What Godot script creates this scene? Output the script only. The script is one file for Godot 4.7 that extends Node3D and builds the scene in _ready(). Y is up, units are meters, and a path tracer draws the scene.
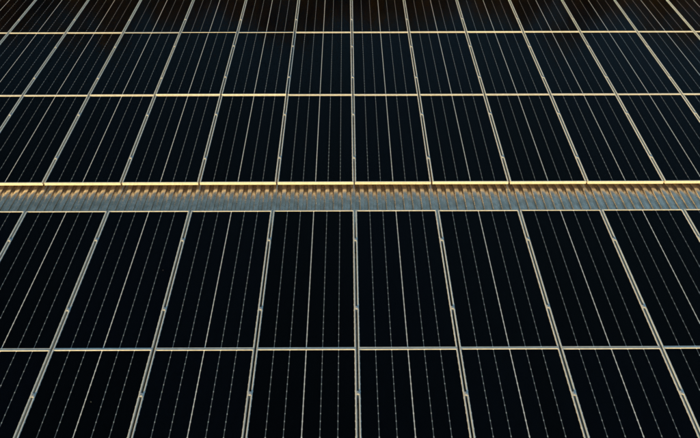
extends Node3D
# Solar panels in two blocks on a ribbed metal roof, low golden sun behind the camera.
# x runs to the right, y up, z towards the camera. y = 0 is the top of the roof's ribs,
# z = 0 the far edge of the nearer block, x = 0 the centre seam between two panels.

const W := 0.998            # panel width
const L := 2.202          # panel length
const PITCH := 1.02       # panel width and seam
const H := 0.04           # frame height
const LIP := 0.014        # frame width seen from above
const RIB := 0.113        # rib spacing of the roof
const GROUND := -5.2

var M := {}
var mesh_of := {}
var rng := RandomNumberGenerator.new()


func _ready():
	rng.seed = 71
	# ---- camera
	var cam := Camera3D.new()
	cam.name = "camera"
	cam.fov = 34.07
	cam.near = 0.05
	cam.far = 2000.0
	add_child(cam)
	cam.position = Vector3(-0.094, 0.12 + 5.572, 6.904)
	cam.rotation_degrees = Vector3(-39.62, -0.284, 0)
	cam.current = true
	# ---- sky
	var env := Environment.new()
	var sky := Sky.new()
	var az := deg_to_rad(-35.0)
	var el := deg_to_rad(9.3)
	var towards := Vector3(sin(az) * cos(el), sin(el), cos(az) * cos(el))
	var sm := PanoramaSkyMaterial.new()
	sm.panorama = clear_sky(towards)
	sky.sky_material = sm
	env.background_mode = Environment.BG_SKY
	env.sky = sky
	env.background_energy_multiplier = 1.0
	env.tonemap_mode = Environment.TONE_MAPPER_LINEAR
	env.tonemap_exposure = 1.92
	env.sdfgi_enabled = true
	env.ssao_enabled = true
	env.ssil_enabled = true
	var we := WorldEnvironment.new()
	we.name = "environment"
	we.environment = env
	add_child(we)
	# ---- sun: low, behind the camera and a little to its left
	var sun := DirectionalLight3D.new()
	sun.name = "sun"
	sun.light_color = Color(1.0, 0.81, 0.45)
	sun.light_energy = 1.38
	sun.light_angular_distance = 0.6
	sun.shadow_enabled = true
	add_child(sun)
	sun.position = towards * 60.0
	sun.look_at(Vector3.ZERO, Vector3.UP)

	materials()
	ground()
	warehouse()
	panels()
	trees()


# a clear evening sky: paler low down, scattering air darkest at right angles to the sun, warm round it
func clear_sky(sun_at: Vector3) -> ImageTexture:
	var im := Image.create(256, 128, false, Image.FORMAT_RGBF)
	var zenith := Vector3(0.108, 0.176, 0.232)
	var low := Vector3(0.118, 0.345, 0.560)
	for j in 128:
		var e := PI / 2 - (j + 0.5) / 128.0 * PI
		for i in 256:
			var a := (i + 0.5) / 256.0 * TAU
			var d := Vector3(sin(a) * cos(e), sin(e), -cos(a) * cos(e))
			var c := d.dot(sun_at)
			var y := maxf(d.y, 0.0)
			var v := zenith.lerp(low, pow(1.0 - y, 2.2)) * (0.55 + 0.95 * c * c)
			v += Vector3(0.22, 0.16, 0.08) * pow(maxf(c, 0.0), 8.0)
			if d.y < 0.0: v = Vector3(0.12, 0.105, 0.08)
			im.set_pixel(i, j, Color(v.x, v.y, v.z))
	return ImageTexture.create_from_image(im)


# ------------------------------------------------------------------ materials
func noise_tex(freq: float, lo: Color, hi: Color, sd: int, normal := false, octaves := 4, strength := 4.0) -> NoiseTexture2D:
	var n := FastNoiseLite.new()
	n.seed = sd
	n.frequency = freq
	n.noise_type = FastNoiseLite.TYPE_SIMPLEX_SMOOTH
	n.fractal_octaves = octaves
	var t := NoiseTexture2D.new()
	t.width = 512
	t.height = 512
	t.seamless = true
	t.noise = n
	if normal:
		t.as_normal_map = true
		t.bump_strength = strength
	else:
		var g := Gradient.new()
		g.set_color(0, lo)
		g.set_color(1, hi)
		t.color_ramp = g
	return t


func mat(c: Color, rough: float, metal := 0.0, spec := 0.5) -> StandardMaterial3D:
	var m := StandardMaterial3D.new()
	m.albedo_color = c.linear_to_srgb()
	m.roughness = rough
	m.metallic = metal
	m.metallic_specular = spec
	return m


func triplanar(m: StandardMaterial3D, s: float):
	m.uv1_triplanar = true
	m.uv1_world_triplanar = true
	m.uv1_scale = Vector3(s, s, s)


func materials():
	# anodised aluminium, four slightly different batches
	M.frame = []
	for k in 4:
		var f = [1.0, 0.96, 1.03, 0.92][k]
		var m := mat(Color(0.85 * f, 0.875 * f, 0.84 * f), 0.42, 0.2)
		m.albedo_texture = noise_tex(0.02, Color(0.86, 0.86, 0.85), Color(1, 1, 1), 11 + k)
		triplanar(m, 1.7)
		M.frame.append(m)
	M.clamp = mat(Color(0.58, 0.60, 0.60), 0.45, 0.2)
	M.bolt = mat(Color(0.62, 0.62, 0.60), 0.25, 1.0)
	M.rail = mat(Color(0.6, 0.6, 0.6), 0.4, 0.7)
	M.backsheet = mat(Color(0.82, 0.80, 0.75), 0.6)
	# silicon under its coating: near black with a trace of blue
	M.cell = []
	for k in 4:
		var c = [Color(0.0009, 0.0022, 0.0048), Color(0.0006, 0.0014, 0.0030), Color(0.0012, 0.0028, 0.0062), Color(0.0008, 0.0020, 0.0054)][k]
		var m := mat(c, 0.5, 0.0, 0.0)
		m.albedo_texture = noise_tex(0.03, Color(0.55, 0.55, 0.58), Color(1, 1, 1), 31 + k, false, 5)
		triplanar(m, 0.9)
		M.cell.append(m)
	# anti-reflection glass
	var g := StandardMaterial3D.new()
	g.albedo_color = Color(0.01, 0.01, 0.01, 0.0)
	g.transparency = BaseMaterial3D.TRANSPARENCY_ALPHA
	g.roughness = 0.10
	g.metallic_specular = 0.135
	M.glass = g
	# zinc-coated sheet
	var r := mat(Color(0.72, 0.62, 0.52), 0.32, 0.85)
	r.albedo_texture = noise_tex(0.012, Color(0.78, 0.77, 0.75), Color(1, 1, 1), 51, false, 5)
	r.roughness_texture = noise_tex(0.02, Color(0.75, 0.75, 0.75), Color(1, 1, 1), 52)
	r.normal_enabled = true
	r.normal_texture = noise_tex(0.01, Color.BLACK, Color.WHITE, 53, true, 3, 1.5)
	r.normal_scale = 0.25
	triplanar(r, 1.3)
	M.roof = r
	var w := mat(Color(0.42, 0.40, 0.36), 0.6, 0.1)
	w.albedo_texture = noise_tex(0.01, Color(0.85, 0.84, 0.82), Color(1, 1, 1), 54)
	triplanar(w, 0.3)
	M.wall = w
	var gr := mat(Color(0.16, 0.12, 0.06), 0.95, 0.0, 0.2)
	gr.albedo_texture = noise_tex(0.02, Color(0.6, 0.62, 0.55), Color(1, 1, 1), 61, false, 5)
	triplanar(gr, 0.08)
	M.ground = gr
	M.bark = mat(Color(0.10, 0.07, 0.045), 0.9, 0.0, 0.2)
	M.leaf = []
	for c in [Color(0.36, 0.265, 0.085), Color(0.32, 0.235, 0.075), Color(0.38, 0.265, 0.09)]:
		var m := mat(c, 0.7, 0.0, 0.2)
		m.backlight_enabled = true
		m.backlight = Color(0.25, 0.18, 0.06)
		M.leaf.append(m)
	M.dirt = mat(Color(0.22, 0.21, 0.19), 0.9, 0.0, 0.2)


# ------------------------------------------------------------------ mesh helpers
func st_new() -> SurfaceTool:
	var st := SurfaceTool.new()
	st.begin(Mesh.PRIMITIVE_TRIANGLES)
	return st


func face(st: SurfaceTool, pts: Array, out: Vector3):
	# a flat convex face whose front looks along out (front faces run clockwise)
	var n: Vector3 = (pts[1] - pts[0]).cross(pts[2] - pts[0])
	var p := pts.duplicate()
	if n.dot(out) > 0.0:
		p.reverse()
	var nn := out.normalized() if absf(n.normalized().dot(out.normalized())) < 0.5 else n.normalized() * signf(n.dot(out))
	for i in range(1, p.size() - 1):
		for q in [p[0], p[i], p[i + 1]]:
			st.set_normal(nn)
			st.add_vertex(q)


func prism(st: SurfaceTool, outline: Array, y0: float, y1: float, chamfer := 0.0):
	# outline of Vector2(x, z), convex, extruded upwards, with a chamfered top edge
	var n := outline.size()
	var mid := Vector2.ZERO
	for p in outline: mid += p / n
	var top := []
	var bottom := []
	for p in outline:
		var q: Vector2 = p + (mid - p).normalized() * chamfer * 1.4
		top.append(Vector3(q.x, y1, q.y))
		bottom.append(Vector3(p.x, y0, p.y))
	face(st, top, Vector3.UP)
	face(st, bottom, Vector3.DOWN)
	for i in n:
		var a: Vector2 = outline[i]
		var b: Vector2 = outline[(i + 1) % n]
		var o2: Vector2 = (a + b) / 2 - mid
		var out := Vector3(o2.x, 0, o2.y)
		var ys := y1 - chamfer
		face(st, [Vector3(a.x, y0, a.y), Vector3(b.x, y0, b.y), Vector3(b.x, ys, b.y), Vector3(a.x, ys, a.y)], out)
		if chamfer > 0.0:
			face(st, [Vector3(a.x, ys, a.y), Vector3(b.x, ys, b.y), top[(i + 1) % n], top[i]], out.normalized() + Vector3.UP)


func rect(x0: float, x1: float, z0: float, z1: float) -> Array:
	return [Vector2(x0, z0), Vector2(x1, z0), Vector2(x1, z1), Vector2(x0, z1)]


func part(called: String, mesh: Mesh, m: Material, parent: Node) -> MeshInstance3D:
	var o := MeshInstance3D.new()
	o.name = called
	o.mesh = mesh
	o.material_override = m
	parent.add_child(o, true)
	return o


func thing(called: String, label: String, category: String, group := "") -> Node3D:
	var o := Node3D.new()
	o.name = called
	add_child(o, true)
	o.set_meta("label", label)
	o.set_meta("category", category)
	if group: o.set_meta("group", group)
	return o


func bar_mesh(length: float) -> ArrayMesh:
	# a mitred frame bar along x: u runs from the outer face (0) inwards (towards -z), y up
	var c := 0.0013
	var s := [Vector2(0, 0), Vector2(0, H - c), Vector2(c, H), Vector2(LIP - c, H), Vector2(LIP, H - c), Vector2(LIP, 0)]
	var st := st_new()
	var a := []
	var b := []
	for p in s:
		var e: float = length / 2 - p.x - 0.0003
		a.append(Vector3(-e, p.y, -p.x))
		b.append(Vector3(e, p.y, -p.x))
	var outs := [Vector3(0, 0, 1), Vector3(0, 1, 1), Vector3(0, 1, 0), Vector3(0, 1, -1), Vector3(0, 0, -1), Vector3(0, -1, 0)]
	for i in 6:
		var j := (i + 1) % 6
		face(st, [a[i], b[i], b[j], a[j]], outs[i])
	face(st, a, Vector3(-1, 0, -1))
	face(st, b, Vector3(1, 0, -1))
	return st.commit()


# ------------------------------------------------------------------ setting
func ground():
	var st := st_new()
	face(st, [Vector3(-700, 0, -700), Vector3(700, 0, -700), Vector3(700, 0, 700), Vector3(-700, 0, 700)], Vector3.UP)
	var o := part("ground", st.commit(), M.ground, self)
	o.position.y = GROUND
	o.set_meta("kind", "structure")
	o.set_meta("label", "dry grass ground around the building")


func warehouse():
	var t := thing("metal_building", "ribbed grey metal roof of the building carrying every solar panel", "building")
	# ribbed sheet: flat crests, narrower flat valleys, the flank that looks to the left gentler than the other
	var prof := [[-0.0278, -0.0040], [-0.0264, -0.0022], [-0.0250, -0.0016], [-0.018, -0.0009], [-0.009, -0.0002], [0.0, 0.0], [0.009, -0.0002], [0.018, -0.0009], [0.0250, -0.0016], [0.0264, -0.0024], [0.0274, -0.0040], [0.0280, -0.0060], [0.0338, -0.0230], [0.0346, -0.0248], [0.0360, -0.0258], [0.040, -0.0262], [0.052, -0.0267], [0.064, -0.0262], [0.0695, -0.0258], [0.0722, -0.0249], [0.0740, -0.0230], [0.0828, -0.0060]]
	var z0 := -9.4
	var z1 := 8.4
	var n0 := int(floor(-10.2 / RIB))
	var n1 := int(ceil(10.2 / RIB))
	var pts := []
	for k in range(n0, n1):
		for p in prof:
			pts.append(Vector2(-0.015 + k * RIB + p[0], p[1]))
	var nrm := []
	for i in pts.size():
		var a: Vector2 = pts[max(0, i - 1)]
		var b: Vector2 = pts[min(pts.size() - 1, i + 1)]
		var d := (b - a).normalized()
		nrm.append(Vector3(-d.y, d.x, 0))
	var st := st_new()
	for i in pts.size() - 1:
		var a: Vector2 = pts[i]
		var b: Vector2 = pts[i + 1]
		var q := [[a, z0, i], [b, z0, i + 1], [b, z1, i + 1], [a, z0, i], [b, z1, i + 1], [a, z1, i]]
		for v in q:
			st.set_normal(nrm[v[2]])
			st.add_vertex(Vector3(v[0].x, v[0].y, v[1]))
	# underside a little lower, so that the sheet has thickness
	for i in pts.size() - 1:
		var a: Vector2 = pts[i] - Vector2(0, 0.002)
		var b: Vector2 = pts[i + 1] - Vector2(0, 0.002)
		face(st, [Vector3(a.x, a.y, z0), Vector3(b.x, b.y, z0), Vector3(b.x, b.y, z1), Vector3(a.x, a.y, z1)], Vector3.DOWN)
	part("roof_sheet", st.commit(), M.roof, t)
	var x0: float = pts[0].x + 0.15
	var x1: float = pts[-1].x - 0.15
	for s in [[x0, x1, z1 - 0.35, z1 - 0.2], [x0, x1, z0 + 0.2, z0 + 0.35], [x0, x0 + 0.15, z0 + 0.36, z1 - 0.36], [x1 - 0.15, x1, z0 + 0.36, z1 - 0.36]]:
		var w := st_new()
		prism(w, rect(s[0], s[1], s[2], s[3]), GROUND, -0.0290)
		part("wall", w.commit(), M.wall, t)


# ------------------------------------------------------------------ panels
func make_meshes():
	mesh_of.long_bar = bar_mesh(L)
	mesh_of.short_bar = bar_mesh(W)
	var inner_w := W - 2 * LIP
	var inner_l := L - 2 * LIP
	var st := st_new()
	prism(st, rect(-inner_w / 2, inner_w / 2, -inner_l / 2, inner_l / 2), 0.0330, 0.0340)
	mesh_of.backsheet = st.commit()
	st = st_new()
	prism(st, rect(-inner_w / 2, inner_w / 2, -inner_l / 2, inner_l / 2), 0.0352, 0.0384)
	mesh_of.glass = st.commit()
	# one string: 26 half cells with cut corners, 0.5 mm apart
	var cw := 0.1585
	var cell := (inner_l - 0.006) / 26.0
	var c := 0.0063
	st = st_new()
	for k in 26:
		var a := -inner_l / 2 + 0.003 + k * cell
		var b := a + cell
		var h := cw / 2
		var ring := [Vector2(-h + c, a), Vector2(h - c, a), Vector2(h, a + c), Vector2(h, b - c), Vector2(h - c, b), Vector2(-h + c, b), Vector2(-h, b - c), Vector2(-h, a + c)]
		var top := []
		for p in ring: top.append(Vector3(p.x, 0.0344, p.y))
		face(st, top, Vector3.UP)
		for i in 8:
			if i == 0 and k > 0 or i == 4 and k < 25: continue
			var p: Vector2 = ring[i]
			var q: Vector2 = ring[(i + 1) % 8]
			var mid := (p + q) / 2 - Vector2(0, (a + b) / 2)
			face(st, [Vector3(p.x, 0.0341, p.y), Vector3(q.x, 0.0341, q.y), Vector3(q.x, 0.0344, q.y), Vector3(p.x, 0.0344, p.y)], Vector3(mid.x, 0, mid.y))
	mesh_of.string = st.commit()
	# clamp: a plate over both lips with a web down the seam
	st = st_new()
	prism(st, rect(-0.0165, 0.0165, -0.020, 0.020), H + 0.0003, H + 0.0038, 0.0008)
	prism(st, rect(-0.0075, 0.0075, -0.0195, 0.0195), 0.001, H + 0.0003)
	mesh_of.clamp = st.commit()
	st = st_new()
	var hex := []
	for k in 6: hex.append(Vector2(cos(k * PI / 3), sin(k * PI / 3)) * 0.0075)
	prism(st, hex, H + 0.0039, H + 0.010, 0.0008)
	mesh_of.bolt = st.commit()
	st = st_new()
	var blot := []
	for k in 9: blot.append(Vector2(cos(k * TAU / 9), sin(k * TAU / 9)) * (0.0048 + 0.0016 * sin(k * 2.3)))
	prism(st, blot, 0.0385, 0.0395, 0.0006)
	mesh_of.dirt = st.commit()


func rail_mesh(h: float) -> Mesh:
	var key := "rail%d" % int(round(h * 1000))
	if not mesh_of.has(key):
		var st := st_new()
		prism(st, rect(-0.19, 0.19, -0.02, 0.02), -h, -0.0005, 0.001)
		mesh_of[key] = st.commit()
	return mesh_of[key]


func ordinal(n: int) -> String:
	return ["", "first", "second", "third", "fourth", "fifth", "sixth", "seventh", "eighth", "ninth"][n]


func panels():
	make_meshes()
	# z of the near edge, height of the frame's underside, drop of the near edge, columns each side, words, group
	var rows := [
		[2 * L + 0.007, 0.08, 0.0, 6, "nearest row, at the bottom", "panels of the near block"],
		[L, 0.0788, 0.0028, 6, "row just below corrugated strip", "panels of the near block"],
		[-0.636, 0.06, 0.04, 7, "first row above corrugated strip", "panels of the far block"],
		[-2.845, 0.084, 0.0, 7, "second row above corrugated strip", "panels of the far block"],
		[-5.054, 0.087, 0.0, 7, "farthest row, at the top", "panels of the far block"],
	]
	var lift := {"3/-4": 0.004, "3/-3": 0.011, "3/-2": 0.008, "4/1": 0.004, "4/2": 0.005, "4/3": 0.004, "4/4": 0.004}
	var dirt := {"0/-3": [[0.058, -0.47]], "1/-3": [[0.381, -0.038]], "3/-3": [[0.151, -0.313]], "3/-1": [[0.02, 0.988]]}
	for r in rows.size():
		var d = rows[r]
		for k in range(-d[3], d[3]):
			var side := "right" if k >= 0 else "left"
			var n: int = k + 1 if k >= 0 else -k
			var label := "black solar panel, %s %s of the centre seam, %s" % [ordinal(n), side, d[4]]
			var t := thing("solar_panel", label, "solar panel", d[5])
			var up: float = lift.get("%d/%d" % [r, k], 0.0) + rng.randf_range(-0.0008, 0.0008)
			t.position = Vector3((k + 0.5) * PITCH + rng.randf_range(-0.0012, 0.0012), d[1] + up, d[0] - L / 2 + rng.randf_range(-0.002, 0.002))
			t.rotation.x = asin(d[2] / L) + rng.randf_range(-0.0007, 0.0007)
			t.rotation.z = rng.randf_range(-0.001, 0.001)
			t.rotation.y = rng.randf_range(-0.0007, 0.0007)
			var fm: Material = M.frame[rng.randi() % 4]
			for e in [[mesh_of.short_bar, 0.0, Vector3(0, 0, L / 2)], [mesh_of.short_bar, PI, Vector3(0, 0, -L / 2)], [mesh_of.long_bar, PI / 2, Vector3(W / 2, 0, 0)], [mesh_of.long_bar, -PI / 2, Vector3(-W / 2, 0, 0)]]:
				var b := part("frame_bar", e[0], fm, t)
				b.position = e[2]
				b.rotation.y = e[1]
			part("backsheet", mesh_of.backsheet, M.backsheet, t)
			var tone := rng.randi() % 4
			for s in 6:
				var off := (s - 2.5) * 0.1606 + (0.0030 if s >= 3 else -0.0030)
				var o := part("cell_string", mesh_of.string, M.cell[tone if rng.randf() < 0.8 else rng.randi() % 4], t)
				o.position.x = off
			part("glass_pane", mesh_of.glass, M.glass, t)
			for spot in dirt.get("%d/%d" % [r, k], []):
				part("dirt_spot", mesh_of.dirt, M.dirt, t).position = Vector3(spot[0], 0, spot[1])
			for f in [0.25, 0.75]:
				var z: float = L / 2 - f * L
				if k < d[3] - 1:
					var c := part("clamp", mesh_of.clamp, M.clamp, t)
					c.position = Vector3(PITCH / 2, 0.0, z + rng.randf_range(-0.012, 0.012))
					c.rotation.z = -t.rotation.z
					c.position.y = 0.0006
					part("bolt", mesh_of.bolt, M.bolt, c)
				var below: float = d[1] + up + (f - 0.5) * d[2] + 0.003
				var rl := part("mounting_rail", rail_mesh(below), M.rail, t)
				rl.position = Vector3(PITCH / 2, 0.0, z)


# ------------------------------------------------------------------ trees that the glass mirrors
func tree_crown(sd: int, h: float, r: float) -> ArrayMesh:
	var g := RandomNumberGenerator.new()
	g.seed = sd
	var st := st_new()
	var clumps := []
	for k in 60:
		var y := g.randf_range(0.28, 1.0)
		var rr := r * sqrt(maxf(0.05, 1.0 - pow((y - 0.62) / 0.55, 2.0)))
		var a := g.randf() * TAU
		var q := sqrt(g.randf())
		clumps.append([Vector3(cos(a) * rr * q, y * h * 0.94, sin(a) * rr * q), g.randf_range(0.45, 0.95)])
	for c in clumps:
		for i in 170:
			var d: Vector3 = Vector3(g.randfn(), g.randfn() * 0.7, g.randfn()).normalized() * pow(g.randf(), 0.5) * c[1]
			var p: Vector3 = c[0] + d
			var u := Vector3(g.randfn(), g.randfn(), g.randfn()).normalized()
			var v := u.cross(Vector3(g.randfn(), g.randfn(), g.randfn())).normalized()
			var s := g.randf_range(0.09, 0.18)
			face(st, [p - u * s, p + v * s * 0.5, p + u * s, p - v * s * 0.5], u.cross(v))
	return st.commit()


func tree_trunk(sd: int, h: float, r: float) -> ArrayMesh:
	var g := RandomNumberGenerator.new()
	g.seed = sd
	var st := st_new()
	limb(st, Vector3.ZERO, Vector3(g.randf_range(-.3, .3), h * 0.8, g.randf_range(-.3, .3)), 0.22, 0.05)
	for k in 7:
		var y := h * (0.3 + 0.07 * k)
		var a := k * 2.4 + g.randf()
		limb(st, Vector3(0, y, 0), Vector3(cos(a) * r * 0.7, y + h * 0.16, sin(a) * r * 0.7), 0.09, 0.02)
	return st.commit()


func limb(st: SurfaceTool, a: Vector3, b: Vector3, ra: float, rb: float):
	var d := (b - a).normalized()
	var u := d.cross(Vector3(0.31, 0.2, 0.93)).normalized()
	var v := d.cross(u)
	for i in 7:
		var p := u * cos(i * TAU / 7) + v * sin(i * TAU / 7)
		var q := u * cos((i + 1) * TAU / 7) + v * sin((i + 1) * TAU / 7)
		face(st, [a + p * ra, a + q * ra, b + q * rb, b + p * rb], p + q)


func trees():
	var kinds := []
	for k in 3: kinds.append([tree_crown(100 + k, 13.2, 2.7), tree_trunk(200 + k, 13.2, 2.7)])
	var words := ["golden brown tree mirrored faintly in the farthest solar panels, %s along the line"]
	for i in 24:
		var t := thing("autumn_tree", words[0] % ["first", "second", "third", "fourth", "fifth", "sixth", "seventh", "eighth", "ninth", "tenth", "eleventh", "twelfth", "thirteenth", "fourteenth", "fifteenth", "sixteenth", "seventeenth", "eighteenth", "nineteenth", "twentieth", "twenty-first", "twenty-second", "twenty-third", "last"][i], "tree", "trees mirrored in the glass")
		t.position = Vector3((i - 11.5) * 1.7 + rng.randf_range(-0.5, 0.5), GROUND, -22.0 - (i % 2) * 1.2 + rng.randf_range(-0.5, 0.5))
		var s := rng.randf_range(0.985, 1.02)
		t.scale = Vector3(s, s, s)
		t.rotation.y = rng.randf() * TAU
		part("trunk", kinds[i % 3][1], M.bark, t)
		part("crown", kinds[i % 3][0], M.leaf[i % 3], t)
